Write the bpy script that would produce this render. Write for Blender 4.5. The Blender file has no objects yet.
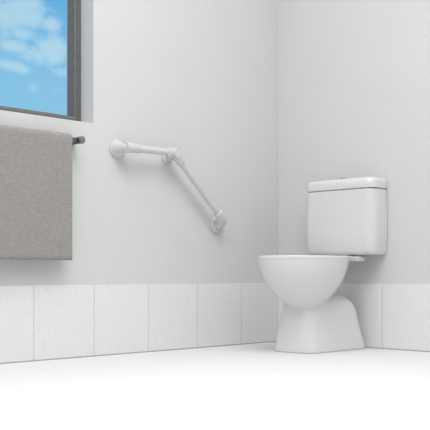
import bpy, bmesh, math
from mathutils import Vector, Matrix
scene = bpy.context.scene
C = scene.collection
PI = math.pi

# ------------------------------------------------------------------ materials
def mat(name, col, rough=0.5, spec=0.5, metal=0.0, coat=0.0):
    m = bpy.data.materials.new(name); m.use_nodes = True
    b = m.node_tree.nodes['Principled BSDF']
    b.inputs['Base Color'].default_value = (*col, 1)
    b.inputs['Roughness'].default_value = rough
    b.inputs['Metallic'].default_value = metal
    b.inputs['Specular IOR Level'].default_value = spec
    b.inputs['Coat Weight'].default_value = coat
    return m, m.node_tree, b

def noise_colour(nt, b, scale, c0, c1, lo=0.35, hi=0.65, detail=3, vec=None):
    tc = nt.nodes.new('ShaderNodeTexCoord')
    n = nt.nodes.new('ShaderNodeTexNoise'); n.inputs['Scale'].default_value = scale
    n.inputs['Detail'].default_value = detail
    r = nt.nodes.new('ShaderNodeValToRGB')
    r.color_ramp.elements[0].position = lo; r.color_ramp.elements[0].color = (*c0, 1)
    r.color_ramp.elements[1].position = hi; r.color_ramp.elements[1].color = (*c1, 1)
    nt.links.new(tc.outputs['Object'], n.inputs['Vector'])
    nt.links.new(n.outputs['Fac'], r.inputs['Fac'])
    nt.links.new(r.outputs['Color'], b.inputs['Base Color'])
    return tc, n, r

def add_bump(nt, b, tc, scale, strength, dist, detail=4):
    n = nt.nodes.new('ShaderNodeTexNoise'); n.inputs['Scale'].default_value = scale
    n.inputs['Detail'].default_value = detail
    bp = nt.nodes.new('ShaderNodeBump'); bp.inputs['Strength'].default_value = strength
    bp.inputs['Distance'].default_value = dist
    nt.links.new(tc.outputs['Object'], n.inputs['Vector'])
    nt.links.new(n.outputs['Fac'], bp.inputs['Height'])
    nt.links.new(bp.outputs['Normal'], b.inputs['Normal'])

M = {}
M['wall'], nt, b = mat('painted plaster', (.80,.80,.80), .9, .15)
tc, _, _ = noise_colour(nt, b, 3.0, (.635,.635,.636), (.645,.645,.646))
add_bump(nt, b, tc, 220, .05, .0006)
M['floor'], nt, b = mat('white floor', (.92,.92,.92), .75, .2)
noise_colour(nt, b, 6.0, (.72,.72,.72), (.73,.73,.73))
M['ceramic'], nt, b = mat('glazed ceramic', (.84,.84,.84), .16, .5, coat=.3)
noise_colour(nt, b, 2.0, (.69,.69,.69), (.695,.695,.695))
M['plastic'], nt, b = mat('white plastic', (.83,.83,.83), .3, .5)
noise_colour(nt, b, 9.0, (.60,.60,.60), (.605,.605,.605))
M['seam'], nt, b = mat('dark seam', (.28,.28,.28), .8, .2)
noise_colour(nt, b, 60.0, (.18,.18,.18), (.42,.42,.42), .4, .6)
M['chrome'], nt, b = mat('brushed chrome', (.30,.32,.33), .32, .5, metal=.85)
noise_colour(nt, b, 40.0, (.12,.135,.14), (.16,.175,.18))
M['chrome_light'], nt, b = mat('chrome cap', (.45,.48,.46), .35, .5, metal=.6)
noise_colour(nt, b, 40.0, (.19,.215,.205), (.23,.255,.245))
M['frame'], nt, b = mat('grey aluminium', (.135,.135,.135), .5, .4)
noise_colour(nt, b, 30.0, (.115,.115,.116), (.135,.135,.135))
M['frame_light'], nt, b = mat('grey aluminium sash', (.22,.22,.22), .5, .4)
noise_colour(nt, b, 30.0, (.165,.165,.166), (.185,.185,.186))
M['bead'], nt, b = mat('glazing bead', (.2,.16,.14), .7, .2)
noise_colour(nt, b, 30.0, (.17,.15,.14), (.19,.17,.16))

# towel: warm grey terry
M['towel'], nt, b = mat('terry cloth', (.4,.38,.36), .97, .05)
tc = nt.nodes.new('ShaderNodeTexCoord')
mp = nt.nodes.new('ShaderNodeMapping'); mp.inputs['Scale'].default_value = (1, 1, 2.2)
n1 = nt.nodes.new('ShaderNodeTexNoise'); n1.inputs['Scale'].default_value = 70; n1.inputs['Detail'].default_value = 5
n1.inputs['Roughness'].default_value = .65
r1 = nt.nodes.new('ShaderNodeValToRGB')
r1.color_ramp.elements[0].position = .3; r1.color_ramp.elements[0].color = (.255,.238,.225,1)
r1.color_ramp.elements[1].position = .7; r1.color_ramp.elements[1].color = (.345,.322,.305,1)
bp = nt.nodes.new('ShaderNodeBump'); bp.inputs['Strength'].default_value = .5; bp.inputs['Distance'].default_value = .004
nt.links.new(tc.outputs['Object'], mp.inputs['Vector']); nt.links.new(mp.outputs['Vector'], n1.inputs['Vector'])
nt.links.new(n1.outputs['Fac'], r1.inputs['Fac']); nt.links.new(r1.outputs['Color'], b.inputs['Base Color'])
nt.links.new(n1.outputs['Fac'], bp.inputs['Height']); nt.links.new(bp.outputs['Normal'], b.inputs['Normal'])
b.inputs['Sheen Weight'].default_value = .35; b.inputs['Sheen Roughness'].default_value = .5

# tiles: speckled light grey with vertical grout joints; axis 0 = along x, 1 = along y
def tile_mat(name, axis, first):
    m, nt, b = mat(name, (.85,.85,.85), .45, .35)
    N = nt.nodes.new; L = nt.links.new
    tc = N('ShaderNodeTexCoord'); sx = N('ShaderNodeSeparateXYZ'); L(tc.outputs['Object'], sx.inputs[0])
    def mth(op, a, bb=None):
        q = N('ShaderNodeMath'); q.operation = op
        for i, v in enumerate((a, bb)):
            if v is None: continue
            if isinstance(v, (int, float)): q.inputs[i].default_value = v
            else: L(v, q.inputs[i])
        return q.outputs[0]
    v = mth('DIVIDE', mth('SUBTRACT', sx.outputs[axis], first), .3170)
    d = mth('MULTIPLY', mth('ABSOLUTE', mth('SUBTRACT', v, mth('ROUND', v))), .3170)
    g = N('ShaderNodeMapRange'); g.inputs['From Min'].default_value = .0012; g.inputs['From Max'].default_value = .0030
    g.inputs['To Min'].default_value = 1; g.inputs['To Max'].default_value = 0
    L(d, g.inputs['Value'])
    h = N('ShaderNodeMapRange'); h.inputs['From Min'].default_value = .0035; h.inputs['From Max'].default_value = .0065
    h.inputs['To Min'].default_value = 1; h.inputs['To Max'].default_value = 0
    L(sx.outputs[2], h.inputs['Value'])
    n = N('ShaderNodeTexNoise'); n.inputs['Scale'].default_value = 85; n.inputs['Detail'].default_value = 2
    L(tc.outputs['Object'], n.inputs['Vector'])
    r = N('ShaderNodeValToRGB')
    e = r.color_ramp.elements
    e[0].position = .27; e[0].color = (.70,.70,.695,1); e[1].position = .42; e[1].color = (.765,.765,.765,1)
    L(n.outputs['Fac'], r.inputs['Fac'])
    mx = N('ShaderNodeMix'); mx.data_type = 'RGBA'
    L(g.outputs[0], mx.inputs['Factor']); L(r.outputs['Color'], mx.inputs[6]); mx.inputs[7].default_value = (.57,.57,.57,1)
    m2 = N('ShaderNodeMix'); m2.data_type = 'RGBA'
    L(h.outputs[0], m2.inputs['Factor']); L(mx.outputs[2], m2.inputs[6]); m2.inputs[7].default_value = (.36,.355,.35,1)
    L(m2.outputs[2], b.inputs['Base Color'])
    bp = N('ShaderNodeBump'); bp.inputs['Strength'].default_value = .4; bp.inputs['Distance'].default_value = .001; bp.invert = True
    L(g.outputs[0], bp.inputs['Height']); L(bp.outputs['Normal'], b.inputs['Normal'])
    return m
M['tile_left'] = tile_mat('tiles left', 0, -.9305)
M['tile_right'] = tile_mat('tiles right', 1, -.671)

# glass
gm = bpy.data.materials.new('window glass'); gm.use_nodes = True
nt = gm.node_tree; nt.nodes.clear()
o = nt.nodes.new('ShaderNodeOutputMaterial'); t = nt.nodes.new('ShaderNodeBsdfTransparent')
gl = nt.nodes.new('ShaderNodeBsdfGlossy'); gl.inputs['Roughness'].default_value = .03
mx = nt.nodes.new('ShaderNodeMixShader'); mx.inputs[0].default_value = .03
t.inputs[0].default_value = (.97,.98,.98,1)
nt.links.new(t.outputs[0], mx.inputs[1]); nt.links.new(gl.outputs[0], mx.inputs[2]); nt.links.new(mx.outputs[0], o.inputs[0])
M['glass'] = gm

# ------------------------------------------------------------------ helpers
def obj(name, bm, m, parent=None, smooth=False, bevel=0, angle=40, seg=3):
    bmesh.ops.recalc_face_normals(bm, faces=bm.faces)
    me = bpy.data.meshes.new(name); bm.to_mesh(me); bm.free()
    me.materials.append(m)
    if smooth:
        for p in me.polygons: p.use_smooth = True
        me.set_sharp_from_angle(angle=math.radians(angle))
    ob = bpy.data.objects.new(name, me); C.objects.link(ob)
    if bevel:
        md = ob.modifiers.new('bevel', 'BEVEL'); md.width = bevel; md.segments = seg; md.limit_method = 'ANGLE'
        md.angle_limit = math.radians(35)
    if parent:
        ob.parent = parent
        ob.location = (0,0,0)
        ob.matrix_parent_inverse = Matrix.Identity(4)
        # geometry is written in world space: bring it to the parent's frame
        me.transform(Matrix.Translation(-Vector(parent_world(parent))))
    return ob

def parent_world(p):
    v = Vector(p.location)
    while p.parent:
        p = p.parent; v += Vector(p.location)
    return v

def rooted(ob, loc):
    ob.data.transform(Matrix.Translation(-Vector(loc))); ob.location = loc
    return ob

def box(bm, x0, x1, y0, y1, z0, z1):
    vs = [bm.verts.new((x, y, z)) for x in (x0, x1) for y in (y0, y1) for z in (z0, z1)]
    for f in ((0,1,3,2),(4,6,7,5),(0,4,5,1),(2,3,7,6),(0,2,6,4),(1,5,7,3)):
        bm.faces.new([vs[i] for i in f])

def loft(bm, rings, cap=True):
    R = [[bm.verts.new(p) for p in r] for r in rings]
    n = len(R[0])
    for a, b_ in zip(R, R[1:]):
        for i in range(n):
            bm.faces.new((a[i], a[(i+1) % n], b_[(i+1) % n], b_[i]))
    if cap:
        bm.faces.new(R[0][::-1]); bm.faces.new(R[-1])

def revolve(bm, p0, axis, prof, n=40):
    """prof: list of (distance along axis, radius)"""
    a = Vector(axis).normalized()
    u = a.orthogonal().normalized(); v = a.cross(u)
    rings = [[Vector(p0) + a*d + (u*math.cos(2*PI*i/n) + v*math.sin(2*PI*i/n))*max(r, 1e-4) for i in range(n)] for d, r in prof]
    loft(bm, rings)

def sweep(bm, pts, radii, n=32):
    pts = [Vector(p) for p in pts]
    tang = []
    for i in range(len(pts)):
        a = pts[max(i-1, 0)]; c = pts[min(i+1, len(pts)-1)]
        tang.append((c-a).normalized())
    u = tang[0].orthogonal().normalized()
    rings = []
    for p, t_, r in zip(pts, tang, radii):
        u = (u - t_*u.dot(t_)).normalized(); v = t_.cross(u)
        rings.append([p + (u*math.cos(2*PI*i/n) + v*math.sin(2*PI*i/n))*r for i in range(n)])
    loft(bm, rings)

def rrect(x0, x1, y0, y1, z, r, n=8, radii=None):
    """rounded rectangle; radii for corners (x1y1, x0y1, x0y0, x1y0)"""
    rr = radii or (r, r, r, r)
    out = []
    for (cx, cy, a0), q in zip(((x1, y1, 0), (x0, y1, 90), (x0, y0, 180), (x1, y0, 270)), rr):
        q = max(q, .0008)
        sx = -1 if cx == x1 else 1; sy = -1 if cy == y1 else 1
        ox, oy = cx + sx*q, cy + sy*q
        for k in range(n+1):
            a = math.radians(a0 + 90*k/n)
            out.append((ox + q*math.cos(a), oy + q*math.sin(a), z))
    return out

def empty(name, loc, label, cat):
    e = bpy.data.objects.new(name, None); C.objects.link(e); e.location = loc
    e.empty_display_size = .1
    e['label'] = label; e['category'] = cat
    return e

def baked(ob):
    """apply the modifiers of ob"""
    dg = bpy.context.evaluated_depsgraph_get(); dg.update()
    me = bpy.data.meshes.new_from_object(ob.evaluated_get(dg))
    ob.modifiers.clear(); ob.data = me
    return ob

# ------------------------------------------------------------------ setting
TH = .318      # height of the tile band
WX, WZ = -1.249, 1.0335          # window opening: right edge, sill height
WX0, WZ1, WH = -2.45, 2.40, 2.8
def struct(ob): ob['kind'] = 'structure'; return ob
bm = bmesh.new(); box(bm, -5.5, .2, -5.5, .2, -.12, 0); struct(obj('floor', bm, M['floor']))
bm = bmesh.new()      # left wall with window opening, built as a grid ring
xs = (-5.5, WX0, WX, .2); zs = (0, WZ, WZ1, WH)
grid = {}
for yy in (0, .2):
    for i, x in enumerate(xs):
        for k, z in enumerate(zs): grid[(i, k, yy)] = bm.verts.new((x, yy, z))
for yy in (0, .2):
    for i in range(3):
        for k in range(3):
            if (i, k) == (1, 1): continue
            bm.faces.new([grid[(i,k,yy)], grid[(i+1,k,yy)], grid[(i+1,k+1,yy)], grid[(i,k+1,yy)]])
def strip(a, b_): bm.faces.new([grid[(*a,0)], grid[(*b_,0)], grid[(*b_,.2)], grid[(*a,.2)]])
for a, b_ in (((1,1),(2,1)),((2,1),(2,2)),((2,2),(1,2)),((1,2),(1,1))): strip(a, b_)
for i in range(3): strip((i,0),(i+1,0)); strip((i,3),(i+1,3)); strip((0,i),(0,i+1)); strip((3,i),(3,i+1))
struct(obj('wall_left', bm, M['wall']))
bm = bmesh.new(); box(bm, 0, .2, -5.5, 0, 0, WH); struct(obj('wall_right', bm, M['wall']))

bm = bmesh.new(); box(bm, -5.5, -.004, -.004, 0, 0, TH)
struct(obj('trim_1', bm, M['tile_left']))
bm = bmesh.new(); box(bm, -.004, 0, -5.5, 0, 0, TH)
struct(obj('trim_2', bm, M['tile_right']))

# window
FY = .09
def ring(bm, x0, x1, z0, z1, w, y0, y1, wz):
    outer = [(x0,z0),(x1,z0),(x1,z1),(x0,z1)]; inner = [(x0+w,z0+wz),(x1-w,z0+wz),(x1-w,z1-wz),(x0+w,z1-wz)]
    V = {}
    for t_, L_ in (('o', outer), ('i', inner)):
        for y in (y0, y1):
            for k, (x, z) in enumerate(L_): V[(t_, y, k)] = bm.verts.new((x, y, z))
    for k in range(4):
        j = (k+1) % 4
        for y in (y0, y1): bm.faces.new([V[('o',y,k)], V[('o',y,j)], V[('i',y,j)], V[('i',y,k)]])
        for t_ in 'oi': bm.faces.new([V[(t_,y0,k)], V[(t_,y0,j)], V[(t_,y1,j)], V[(t_,y1,k)]])
win = bpy.data.objects.new('window_1', None); C.objects.link(win); win.location = ((WX0+WX)/2, FY, WZ); win['kind'] = 'structure'
E1 = .0005
bm = bmesh.new(); ring(bm, WX0+E1, WX-E1, WZ+E1, WZ1-E1, .026, FY, FY+.07, .024)
obj('window_frame', bm, M['frame'], win, bevel=.002, seg=2)
bm = bmesh.new(); ring(bm, WX0+.026, WX-.026, WZ+.024, WZ1-.024, .007, FY+.003, FY+.06, .010)
obj('sash', bm, M['frame_light'], win, bevel=.002, seg=2)
bm = bmesh.new(); ring(bm, WX0+.033, WX-.033, WZ+.034, WZ1-.034, .003, FY+.0045, FY+.05, .003)
obj('glazing_bead', bm, M['bead'], win)
bm = bmesh.new(); box(bm, WX0+.0355, WX-.0355, FY+.009, FY+.013, WZ+.0365, WZ1-.0365)
obj('pane', bm, M['glass'], win)

# ------------------------------------------------------------------ toilet
TY = -.516
toilet = empty('toilet', (-.25, TY, 0), 'white close-coupled ceramic toilet standing in the tiled corner', 'toilet')
cx, A, B = -.413, .2465, .198
def ell(z, s, dx=0, n=72, p=2.0):
    out = []
    for i in range(n):
        a = 2*PI*i/n; c_, s_ = math.cos(a), math.sin(a)
        out.append((cx + dx + A*s*math.copysign(abs(c_)**(2/p), c_), TY + B*s*math.copysign(abs(s_)**(2/p), s_), z))
    return out
bm = bmesh.new()
outer = [(.205,.18),(.215,.29),(.227,.385),(.24,.46),(.256,.55),(.272,.628),(.288,.69),(.305,.745),(.325,.80),(.35,.86),(.375,.906),(.40,.945),(.42,.965),(.434,.974),(.438,.985),(.442,.995),(.448,.998),(.4525,.985)]
inner = [(.453,.965),(.449,.85),(.436,.82),(.40,.79),(.36,.72),(.33,.62),(.305,.48),(.29,.30),(.285,.10)]
loft(bm, [ell(z, s) for z, s in outer] + [ell(z, s, .0) for z, s in inner])
# shelf behind the bowl that carries the cistern
def shelf(z, g):
    pts = []
    prof = [(-.36, .176), (-.31, .168), (-.26, .153), (-.215, .135), (-.17, .120), (-.12, .112), (-.085, .108)]
    xe, r = -.056, .03
    right = [(x, w) for x, w in prof]
    for k in range(7):
        a = PI/2*k/6
        right.append((xe - r + r*math.sin(a), .108 - r + r*math.cos(a)))
    right = [(x - (g if x > -.09 else 0), w - g) for x, w in right]
    pts = [(x, TY - w, z) for x, w in right] + [(x, TY + w, z) for x, w in reversed(right)]
    return pts
bs = bmesh.new()
loft(bs, [shelf(z, g) for z, g in ((.428,.008),(.432,.002),(.438,0),(.448,.001),(.4525,.006))])
# gusset under the shelf
bg = bmesh.new()
def gus(z, x1, w): return rrect(-.30, x1, TY-w, TY+w, z, .03, 6)
loft(bg, [gus(.20,-.26,.03), gus(.27,-.25,.03), gus(.36,-.23,.05), gus(.40,-.205,.066), gus(.42,-.18,.07), gus(.435,-.15,.075)])
# plinth
bp_ = bmesh.new()
def pl(z, x0, x1, y0, y1, r): return rrect(x0, x1, y0, y1, z, r, 8)
PY0, PY1 = -.613, -.361
# (z, lean, front inset, rear and side inset)
rows = [(0,0,0,0),(.006,.001,0,0),(.05,.007,0,0),(.10,.014,0,0),(.15,.020,0,0),(.19,.024,.002,.001),(.215,.027,.006,.005),(.235,.030,.014,.011),(.252,.033,.028,.020),(.266,.036,.045,.034),(.273,.038,.062,.050),(.277,.040,.078,.068)]
loft(bp_, [pl(z-(.006 if z > .24 else 0), -.488+t_*.8+fi, -.018-t_*1.8-e*.95, PY0+t_*1.1+e*.7, PY1-t_*1.1-e*.7, .062) for z, t_, fi, e in rows])
tmp = bmesh.new()
for q in (bm, bs, bg, bp_):
    bmesh.ops.recalc_face_normals(q, faces=q.faces)
    me = bpy.data.meshes.new('t'); q.to_mesh(me); q.free(); tmp.from_mesh(me); bpy.data.meshes.remove(me)
me = bpy.data.meshes.new('pan'); tmp.to_mesh(me); tmp.free(); me.materials.append(M['ceramic'])
pan = bpy.data.objects.new('pan', me); C.objects.link(pan)
md = pan.modifiers.new('r', 'REMESH'); md.mode = 'VOXEL'; md.voxel_size = .004; md.use_smooth_shade = True
md = pan.modifiers.new('s', 'SMOOTH'); md.factor = .5; md.iterations = 26
baked(pan)
zmin = min(v.co.z for v in pan.data.vertices)
pan.data.transform(Matrix.Translation((0,0,-zmin)))
for p in pan.data.polygons: p.use_smooth = True
pan.data.transform(Matrix.Translation(-Vector(toilet.location))); pan.parent = toilet
for v in pan.data.vertices: v.co.z *= .994

# rubber gasket ring between shelf and cistern
bm = bmesh.new(); revolve(bm, (-.075, TY, .444), (0,0,1), [(0,.035),(.018,.035)])
obj('gasket', bm, M['ceramic'], toilet, smooth=True)
# cistern body
TYL, TYR = -.279, -.702      # left and right sides (y)
def tank(z, g, t_): return rrect(-.126+g, -.004, TYR+g+t_, TYL-g-t_, z, .04, 10, radii=(.004, .034, .045, .004))
bm = bmesh.new()
loft(bm, [tank(.457,.024,.006),tank(.4585,.015,.006),tank(.4625,.008,.006),tank(.469,.003,.006),tank(.478,0,.006),tank(.55,-.0015,.003),tank(.66,0,.001),tank(.774,.002,.004),tank(.776,.004,.005)])
obj('cistern', bm, M['ceramic'], toilet, smooth=True, angle=30)
bm = bmesh.new()
loft(bm, [tank(.7755,.005,.006), tank(.7815,.005,.006)])
obj('lid_seam', bm, M['seam'], toilet)
bm = bmesh.new()
lidr = [(.7805,.003),(.7825,.0),(.800,-.001),(.814,.0),(.822,.003),(.8275,.008),(.831,.014),(.8335,.023),(.835,.038),(.8365,.06)]
loft(bm, [tank(z, g, .004) if g < .02 else rrect(-.126+g, -.004-g*.3, TYR+g+.004, TYL-g-.004, z, .03, 10) for z, g in lidr])
lid = obj('cistern_lid', bm, M['ceramic'], toilet, smooth=True, angle=30)
bm = bmesh.new(); revolve(bm, (-.066, -.482, .828), (0,0,1), [(0,.024),(.006,.024),(.008,.021),(.0085,.018),(.012,.017),(.0135,.013),(.014,.002)])
fb = obj('flush_button', bm, M['chrome_light'], lid, smooth=True)
fb['label'] = 'round chrome flush button'

# ------------------------------------------------------------------ grab rail
RZ = .9335
rail = empty('grab_rail', (-1.118, 0, .932), 'white cranked tubular grab rail fixed to the left wall', 'grab rail')
TR = .0165
def flange(p, r=.042, h=.07):
    bm = bmesh.new()
    revolve(bm, p, (0,-1,0), [(0,r*.97),(.003,r),(.008,r),(.011,r*.95),(.012,r*.88),(.015,r*.86),(.0155,r*.83),(.022,r*.78),(.030,r*.71),(.038,r*.64),(h*.65,r*.60),(h*.75,r*.57)], 48)
    return obj('wall_flange', bm, M['plastic'], rail, smooth=True, angle=30)
def arc(p0, pc, p1, n=14):
    p0, pc, p1 = Vector(p0), Vector(pc), Vector(p1)
    return [p0*(1-t)**2 + pc*2*t*(1-t) + p1*t*t for t in (i/(n-1) for i in range(n))]
F1 = Vector((-1.118, 0, .932)); W = -.068
flange(F1)
E1v = Vector((F1.x, W, RZ)); J = Vector((-.820, W, .934))
d1 = (J - E1v).normalized()
bm = bmesh.new()
pts = arc(E1v + Vector((0,.030,0)), E1v, E1v + d1*.020)
sweep(bm, pts, [.0235]*len(pts))
obj('elbow', bm, M['plastic'], rail, smooth=True)
bm = bmesh.new()
revolve(bm, E1v - d1*.010, d1, [(0,.020),(.001,.0265),(.004,.0275),(.009,.0275),(.012,.0255),(.013,.0225),(.02,.0222),(.045,.0228),(.048,.0218),(.080,.0215),(.083,.0205),(.084,.0170)])
obj('collar', bm, M['plastic'], rail, smooth=True, angle=30)
bm = bmesh.new(); revolve(bm, E1v + d1*.06, d1, [(0,TR),((J-E1v).length-.08,TR)])
obj('tube', bm, M['plastic'], rail, smooth=True)
# middle joint
E2 = Vector((-.483, -.058, .629)); J2 = J + Vector((0,.002,-.002))
d2 = (E2 - J2).normalized()
bm = bmesh.new()
revolve(bm, J - d1*.052, d1, [(0,.0175),(.001,.0230),(.004,.0250),(.008,.0250),(.011,.0230),(.013,.0218),(.052,.0220)])
obj('collar', bm, M['plastic'], rail, smooth=True, angle=30)
bm = bmesh.new()
revolve(bm, J + Vector((0,.026,0)), (0,-1,0), [(0,.018),(.002,.0260),(.006,.0272),(.044,.0272),(.049,.0260),(.051,.0240),(.0512,.0215),(.0492,.0205),(.0492,.0185),(.0510,.0175),(.0512,.001)], 48)
obj('hub', bm, M['plastic'], rail, smooth=True, angle=30)
bm = bmesh.new()
revolve(bm, J2 + d2*.006, d2, [(0,.0225),(.046,.0222),(.050,.0215),(.052,.020),(.053,.017)])
obj('collar', bm, M['plastic'], rail, smooth=True, angle=30)
# wall bracket behind the joint
bk = Vector((J.x+.004, 0, .9195))
bm = bmesh.new()
revolve(bm, bk, (0,-1,0), [(0,.029),(.003,.030),(.008,.030),(.011,.027),(.013,.019),(.044,.016)])
br = obj('bracket', bm, M['plastic'], rail, smooth=True, angle=30)
bm = bmesh.new()
revolve(bm, bk + Vector((.012,-.008,-.018)), (0,-1,0), [(0,.005),(.004,.005),(.005,.003)], 16)
sc = obj('screw', bm, M['seam'], br, smooth=True)
# lower tube, elbow and flange
bm = bmesh.new(); revolve(bm, J2 + d2*.045, d2, [(0,TR),((E2-J2).length-.085,TR)])
obj('tube', bm, M['plastic'], rail, smooth=True)
F2 = Vector((-.481, 0, .611))
bm = bmesh.new()
revolve(bm, E2 - d2*.062, d2, [(0,.0170),(.001,.0220),(.004,.0240),(.009,.0240),(.011,.0225),(.036,.0225)])
obj('collar', bm, M['plastic'], rail, smooth=True, angle=30)
bm = bmesh.new()
pts = [E2 - d2*.035] + arc(E2 - d2*.022, E2 + d2*.002, Vector((F2.x, -.030, F2.z)), 12) + [Vector((F2.x, -.012, F2.z))]
sweep(bm, pts, [.0215]*len(pts))
obj('elbow', bm, M['plastic'], rail, smooth=True)
bm = bmesh.new()
revolve(bm, (F2.x+.001, -.030, F2.z+.001), (.18,-1,-.1), [(0,.0215),(.001,.0240),(.005,.0246),(.008,.0236),(.009,.0215)])
obj('collar', bm, M['plastic'], rail, smooth=True, angle=30)
bm = bmesh.new()
revolve(bm, F2, (0,-1,0), [(0,.040),(.003,.042),(.008,.042),(.012,.040),(.016,.034),(.018,.026),(.020,.022)], 48)
obj('wall_flange', bm, M['plastic'], rail, smooth=True, angle=30)

# ------------------------------------------------------------------ towel rail and towel
BX, BY, BZ = -1.370, -.052, .940
trail = empty('towel_rail', (BX, 0, BZ), 'dark chrome towel rail below the window, holding the taupe towel', 'towel rail')
BL = .90
for k, x in enumerate((BX, BX-BL)):
    bm = bmesh.new()
    revolve(bm, (x, 0, BZ), (0,-1,0), [(0,.0175),(.004,.0175),(.005,.0150),(.045,.0150),(.060,.0155),(.076,.0165)])
    p = obj('post', bm, M['chrome'], trail, smooth=True, angle=30)
    bm = bmesh.new()
    revolve(bm, (x, -.075, BZ), (0,-1,0), [(0,.0160),(.004,.0164),(.006,.0158),(.007,.0135),(.0075,.001)])
    obj('end_cap', bm, M['chrome_light'], p, smooth=True, angle=30)
bm = bmesh.new(); revolve(bm, (BX-.005, BY, BZ), (-1,0,0), [(0,.0110),(BL-.01,.0110)])
obj('bar', bm, M['chrome'], trail, smooth=True)

# towel: thick cloth profile in the y-z plane, extruded in x
x1, x0 = -1.420, -2.12
def towel_profile():
    Ri, T = .0112, .0135
    cl = []                        # centre line from front hem over bar to back hem
    R = Ri + T/2
    for i in range(40):
        z = .424 + (BZ - .424)*i/40
        cl.append((BY - R, z))
    for i in range(17):
        a = PI - PI*i/16
        cl.append((BY + R*math.cos(a), BZ + R*math.sin(a)))
    for i in range(1, 38):
        z = BZ - (BZ - .455)*i/37
        cl.append((BY + R, z))
    return cl, T
cl, T = towel_profile()
bm = bmesh.new()
NX = 120
import random
random.seed(4)
def wav(x, z): return .0016*math.sin(9*x + 3*z) + .0011*math.sin(23*x - 4*z + 1)
sect = []
def towel_ring(x, inset):
    pts = []
    n = len(cl)
    for side in (1, -1):
        rng = range(n) if side == 1 else range(n-1, -1, -1)
        for i in rng:
            y, z = cl[i]
            a = cl[max(i-1, 0)]; c = cl[min(i+1, n-1)]
            ty, tz = c[0]-a[0], c[1]-a[1]; l = math.hypot(ty, tz)
            ny, nz = -tz/l, ty/l
            h = T/2 - inset
            e = min(i, n-1-i)
            if e == 0: h *= .6
            hang = max(0, min(1, (BZ - .03 - z)/.3))
            w_ = wav(x, z)*hang if i < n/2 else 0
            zz = z + (inset if e == 0 else 0)
            pts.append((x, y + ny*h*side + w_, zz + nz*h*side))
    return pts
rings = []
for j in range(NX+1):
    x = x0 + (x1 - x0)*j/NX
    rings.append(towel_ring(x, 0 if 0 < j < NX else .0))
ends0 = [towel_ring(x0 - .004, .0045), towel_ring(x0 - .0025, .0018)]
ends1 = [towel_ring(x1 + .0025, .0018), towel_ring(x1 + .004, .0045)]
allr = ends0 + rings + ends1
V = [[bm.verts.new(p) for p in r] for r in allr]
n = len(V[0]); h = n//2
for a, b_ in zip(V, V[1:]):
    for i in range(n): bm.faces.new((a[i], a[(i+1) % n], b_[(i+1) % n], b_[i]))
for r in (V[0], V[-1]):
    for i in range(h-1): bm.faces.new((r[i], r[i+1], r[n-2-i], r[n-1-i]))
tw = obj('towel', bm, M['towel'], smooth=True, angle=80)
rooted(tw, (-1.77, BY, BZ))
tw['label'] = 'taupe terry towel hanging over the dark towel rail'; tw['category'] = 'towel'

# ------------------------------------------------------------------ world: bright overcast all round, blue sky with clouds beyond the window wall
w = bpy.data.worlds.new('sky'); scene.world = w; w.use_nodes = True
nt = w.node_tree; nt.nodes.clear(); N = nt.nodes.new; L = nt.links.new
out = N('ShaderNodeOutputWorld'); bg = N('ShaderNodeBackground'); L(bg.outputs[0], out.inputs[0])
tc = N('ShaderNodeTexCoord'); sx = N('ShaderNodeSeparateXYZ'); L(tc.outputs['Generated'], sx.inputs[0])
def mth(op, a, b_=None, clamp=False):
    q = N('ShaderNodeMath'); q.operation = op; q.use_clamp = clamp
    for i, v in enumerate((a, b_)):
        if v is None: continue
        if isinstance(v, (int, float)): q.inputs[i].default_value = v
        else: L(v, q.inputs[i])
    return q.outputs[0]
def smooth(v, lo, hi, a=0., b_=1.):
    q = N('ShaderNodeMapRange'); q.interpolation_type = 'SMOOTHSTEP'
    q.inputs['From Min'].default_value = lo; q.inputs['From Max'].default_value = hi
    q.inputs['To Min'].default_value = a; q.inputs['To Max'].default_value = b_
    L(v, q.inputs['Value']); return q.outputs[0]
X, Y, Z = sx.outputs[0], sx.outputs[1], sx.outputs[2]
ys = mth('MAXIMUM', Y, .05)
az = mth('DIVIDE', X, ys); el = mth('DIVIDE', Z, ys)
cmb = N('ShaderNodeCombineXYZ'); L(az, cmb.inputs[0]); L(mth('MULTIPLY', el, 1.5), cmb.inputs[1])
n1 = N('ShaderNodeTexNoise'); n1.inputs['Scale'].default_value = 38; n1.inputs['Detail'].default_value = 8; n1.inputs['Roughness'].default_value = .62
L(cmb.outputs[0], n1.inputs['Vector'])
n2 = N('ShaderNodeTexNoise'); n2.inputs['Scale'].default_value = 7; n2.inputs['Detail'].default_value = 5
L(cmb.outputs[0], n2.inputs['Vector'])
# cumulus banks: (azimuth, elevation, half width, half height, weight)
banks = [(.652,.308,.028,.012,.75),(.650,.338,.040,.026,1.0),(.697,.326,.018,.013,.9),(.625,.325,.03,.03,.9),(.640,.288,.034,.010,.9),(.625,.300,.025,.02,.6),
         (.700,.293,.030,.020,1.0),(.672,.283,.03,.014,.8),(.640,.262,.026,.008,.9),(.712,.266,.016,.007,.7),
         (.670,.240,.016,.006,.45),(.700,.240,.030,.006,.35),(.640,.248,.012,.003,.2),(.64,.223,.018,.003,.18)]
tot = None
for a_, e_, wa, we, wt in banks:
    da = mth('DIVIDE', mth('SUBTRACT', az, a_), wa); de = mth('DIVIDE', mth('SUBTRACT', el, e_), we)
    r2 = mth('ADD', mth('MULTIPLY', da, da), mth('MULTIPLY', de, de))
    g = mth('MULTIPLY', mth('EXPONENT', mth('MULTIPLY', r2, -.8)), wt)
    tot = g if tot is None else mth('MAXIMUM', tot, g)
dens = mth('ADD', tot, mth('MULTIPLY', mth('SUBTRACT', n1.outputs['Fac'], .5), 1.3))
away = smooth(mth('ABSOLUTE', mth('SUBTRACT', az, .67)), .08, .2)
dens = mth('ADD', dens, mth('MULTIPLY', away, mth('MULTIPLY', mth('SUBTRACT', n2.outputs['Fac'], .35), 2.2)))
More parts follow.
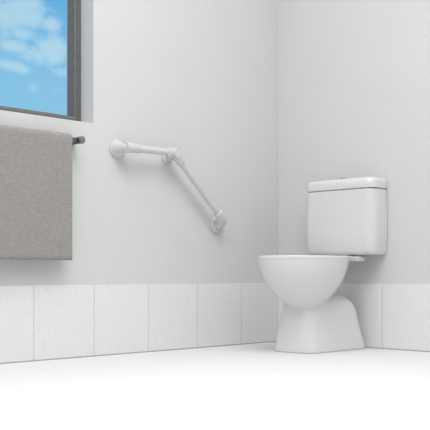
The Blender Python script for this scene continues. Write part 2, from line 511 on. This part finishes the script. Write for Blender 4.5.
cl_f = mth('MULTIPLY', smooth(dens, .16, .90), .80)
sky = N('ShaderNodeValToRGB'); e = sky.color_ramp.elements
e[0].position = .20; e[0].color = (.26,.585,.82,1)
e[1].position = .40; e[1].color = (.085,.39,.79,1)
m_ = sky.color_ramp.elements.new(.27); m_.color = (.215,.545,.82,1)
m_ = sky.color_ramp.elements.new(.335); m_.color = (.13,.46,.80,1)
L(el, sky.inputs['Fac'])
mixc = N('ShaderNodeMix'); mixc.data_type = 'RGBA'
L(cl_f, mixc.inputs['Factor']); L(sky.outputs['Color'], mixc.inputs[6]); mixc.inputs[7].default_value = (.50,.74,.87,1)
mask = mth('MULTIPLY', smooth(Y, .15, .45), smooth(Z, .75, .5))
mk = N('ShaderNodeMix'); mk.data_type = 'RGBA'
up = mth('MULTIPLY', smooth(Z, -.1, .9, .18, 1.2), 1.0)
uc = N('ShaderNodeCombineXYZ')
for i in range(3): L(up, uc.inputs[i])
AMB = .52
mk.inputs[6].default_value = (AMB, AMB, AMB*1.0, 1); L(uc.outputs[0], mk.inputs[6]); L(mask, mk.inputs['Factor']); L(mixc.outputs[2], mk.inputs[7])
L(mk.outputs[2], bg.inputs['Color']); bg.inputs['Strength'].default_value = 1.0

# ------------------------------------------------------------------ lights
def area(name, loc, target, size, power, col=(1,1,1), sy=None):
    l = bpy.data.lights.new(name, 'AREA'); l.energy = power; l.size = size; l.color = col
    if sy: l.shape = 'RECTANGLE'; l.size_y = sy
    ob = bpy.data.objects.new(name, l); C.objects.link(ob); ob.location = loc
    ob.rotation_euler = (Vector(target) - Vector(loc)).to_track_quat('-Z', 'Y').to_euler()
    return ob
area('key_light', (-1.9, -1.7, 2.9), (-1.75, -1.5, 0), 1.8, 56)
area('side_fill', (-4.1, -1.7, 2.2), (-.8, 0, 1.1), 1.2, 7)  # weak fill added out of view to lighten the window reveal

# ------------------------------------------------------------------ camera
cam = bpy.data.cameras.new('camera'); co = bpy.data.objects.new('camera', cam); C.objects.link(co)
co.location = (-3.736, -3.249, .37)
co.rotation_euler = (PI/2, 0, -PI/4)
cam.sensor_width = 36; cam.lens = 36*915/430
cam.shift_y = (273-215)/430
cam.clip_start = .05
scene.camera = co
scene.view_settings.view_transform = 'Standard'
scene.view_settings.look = 'None'
scene.view_settings.exposure = 0
scene.view_settings.gamma = 1
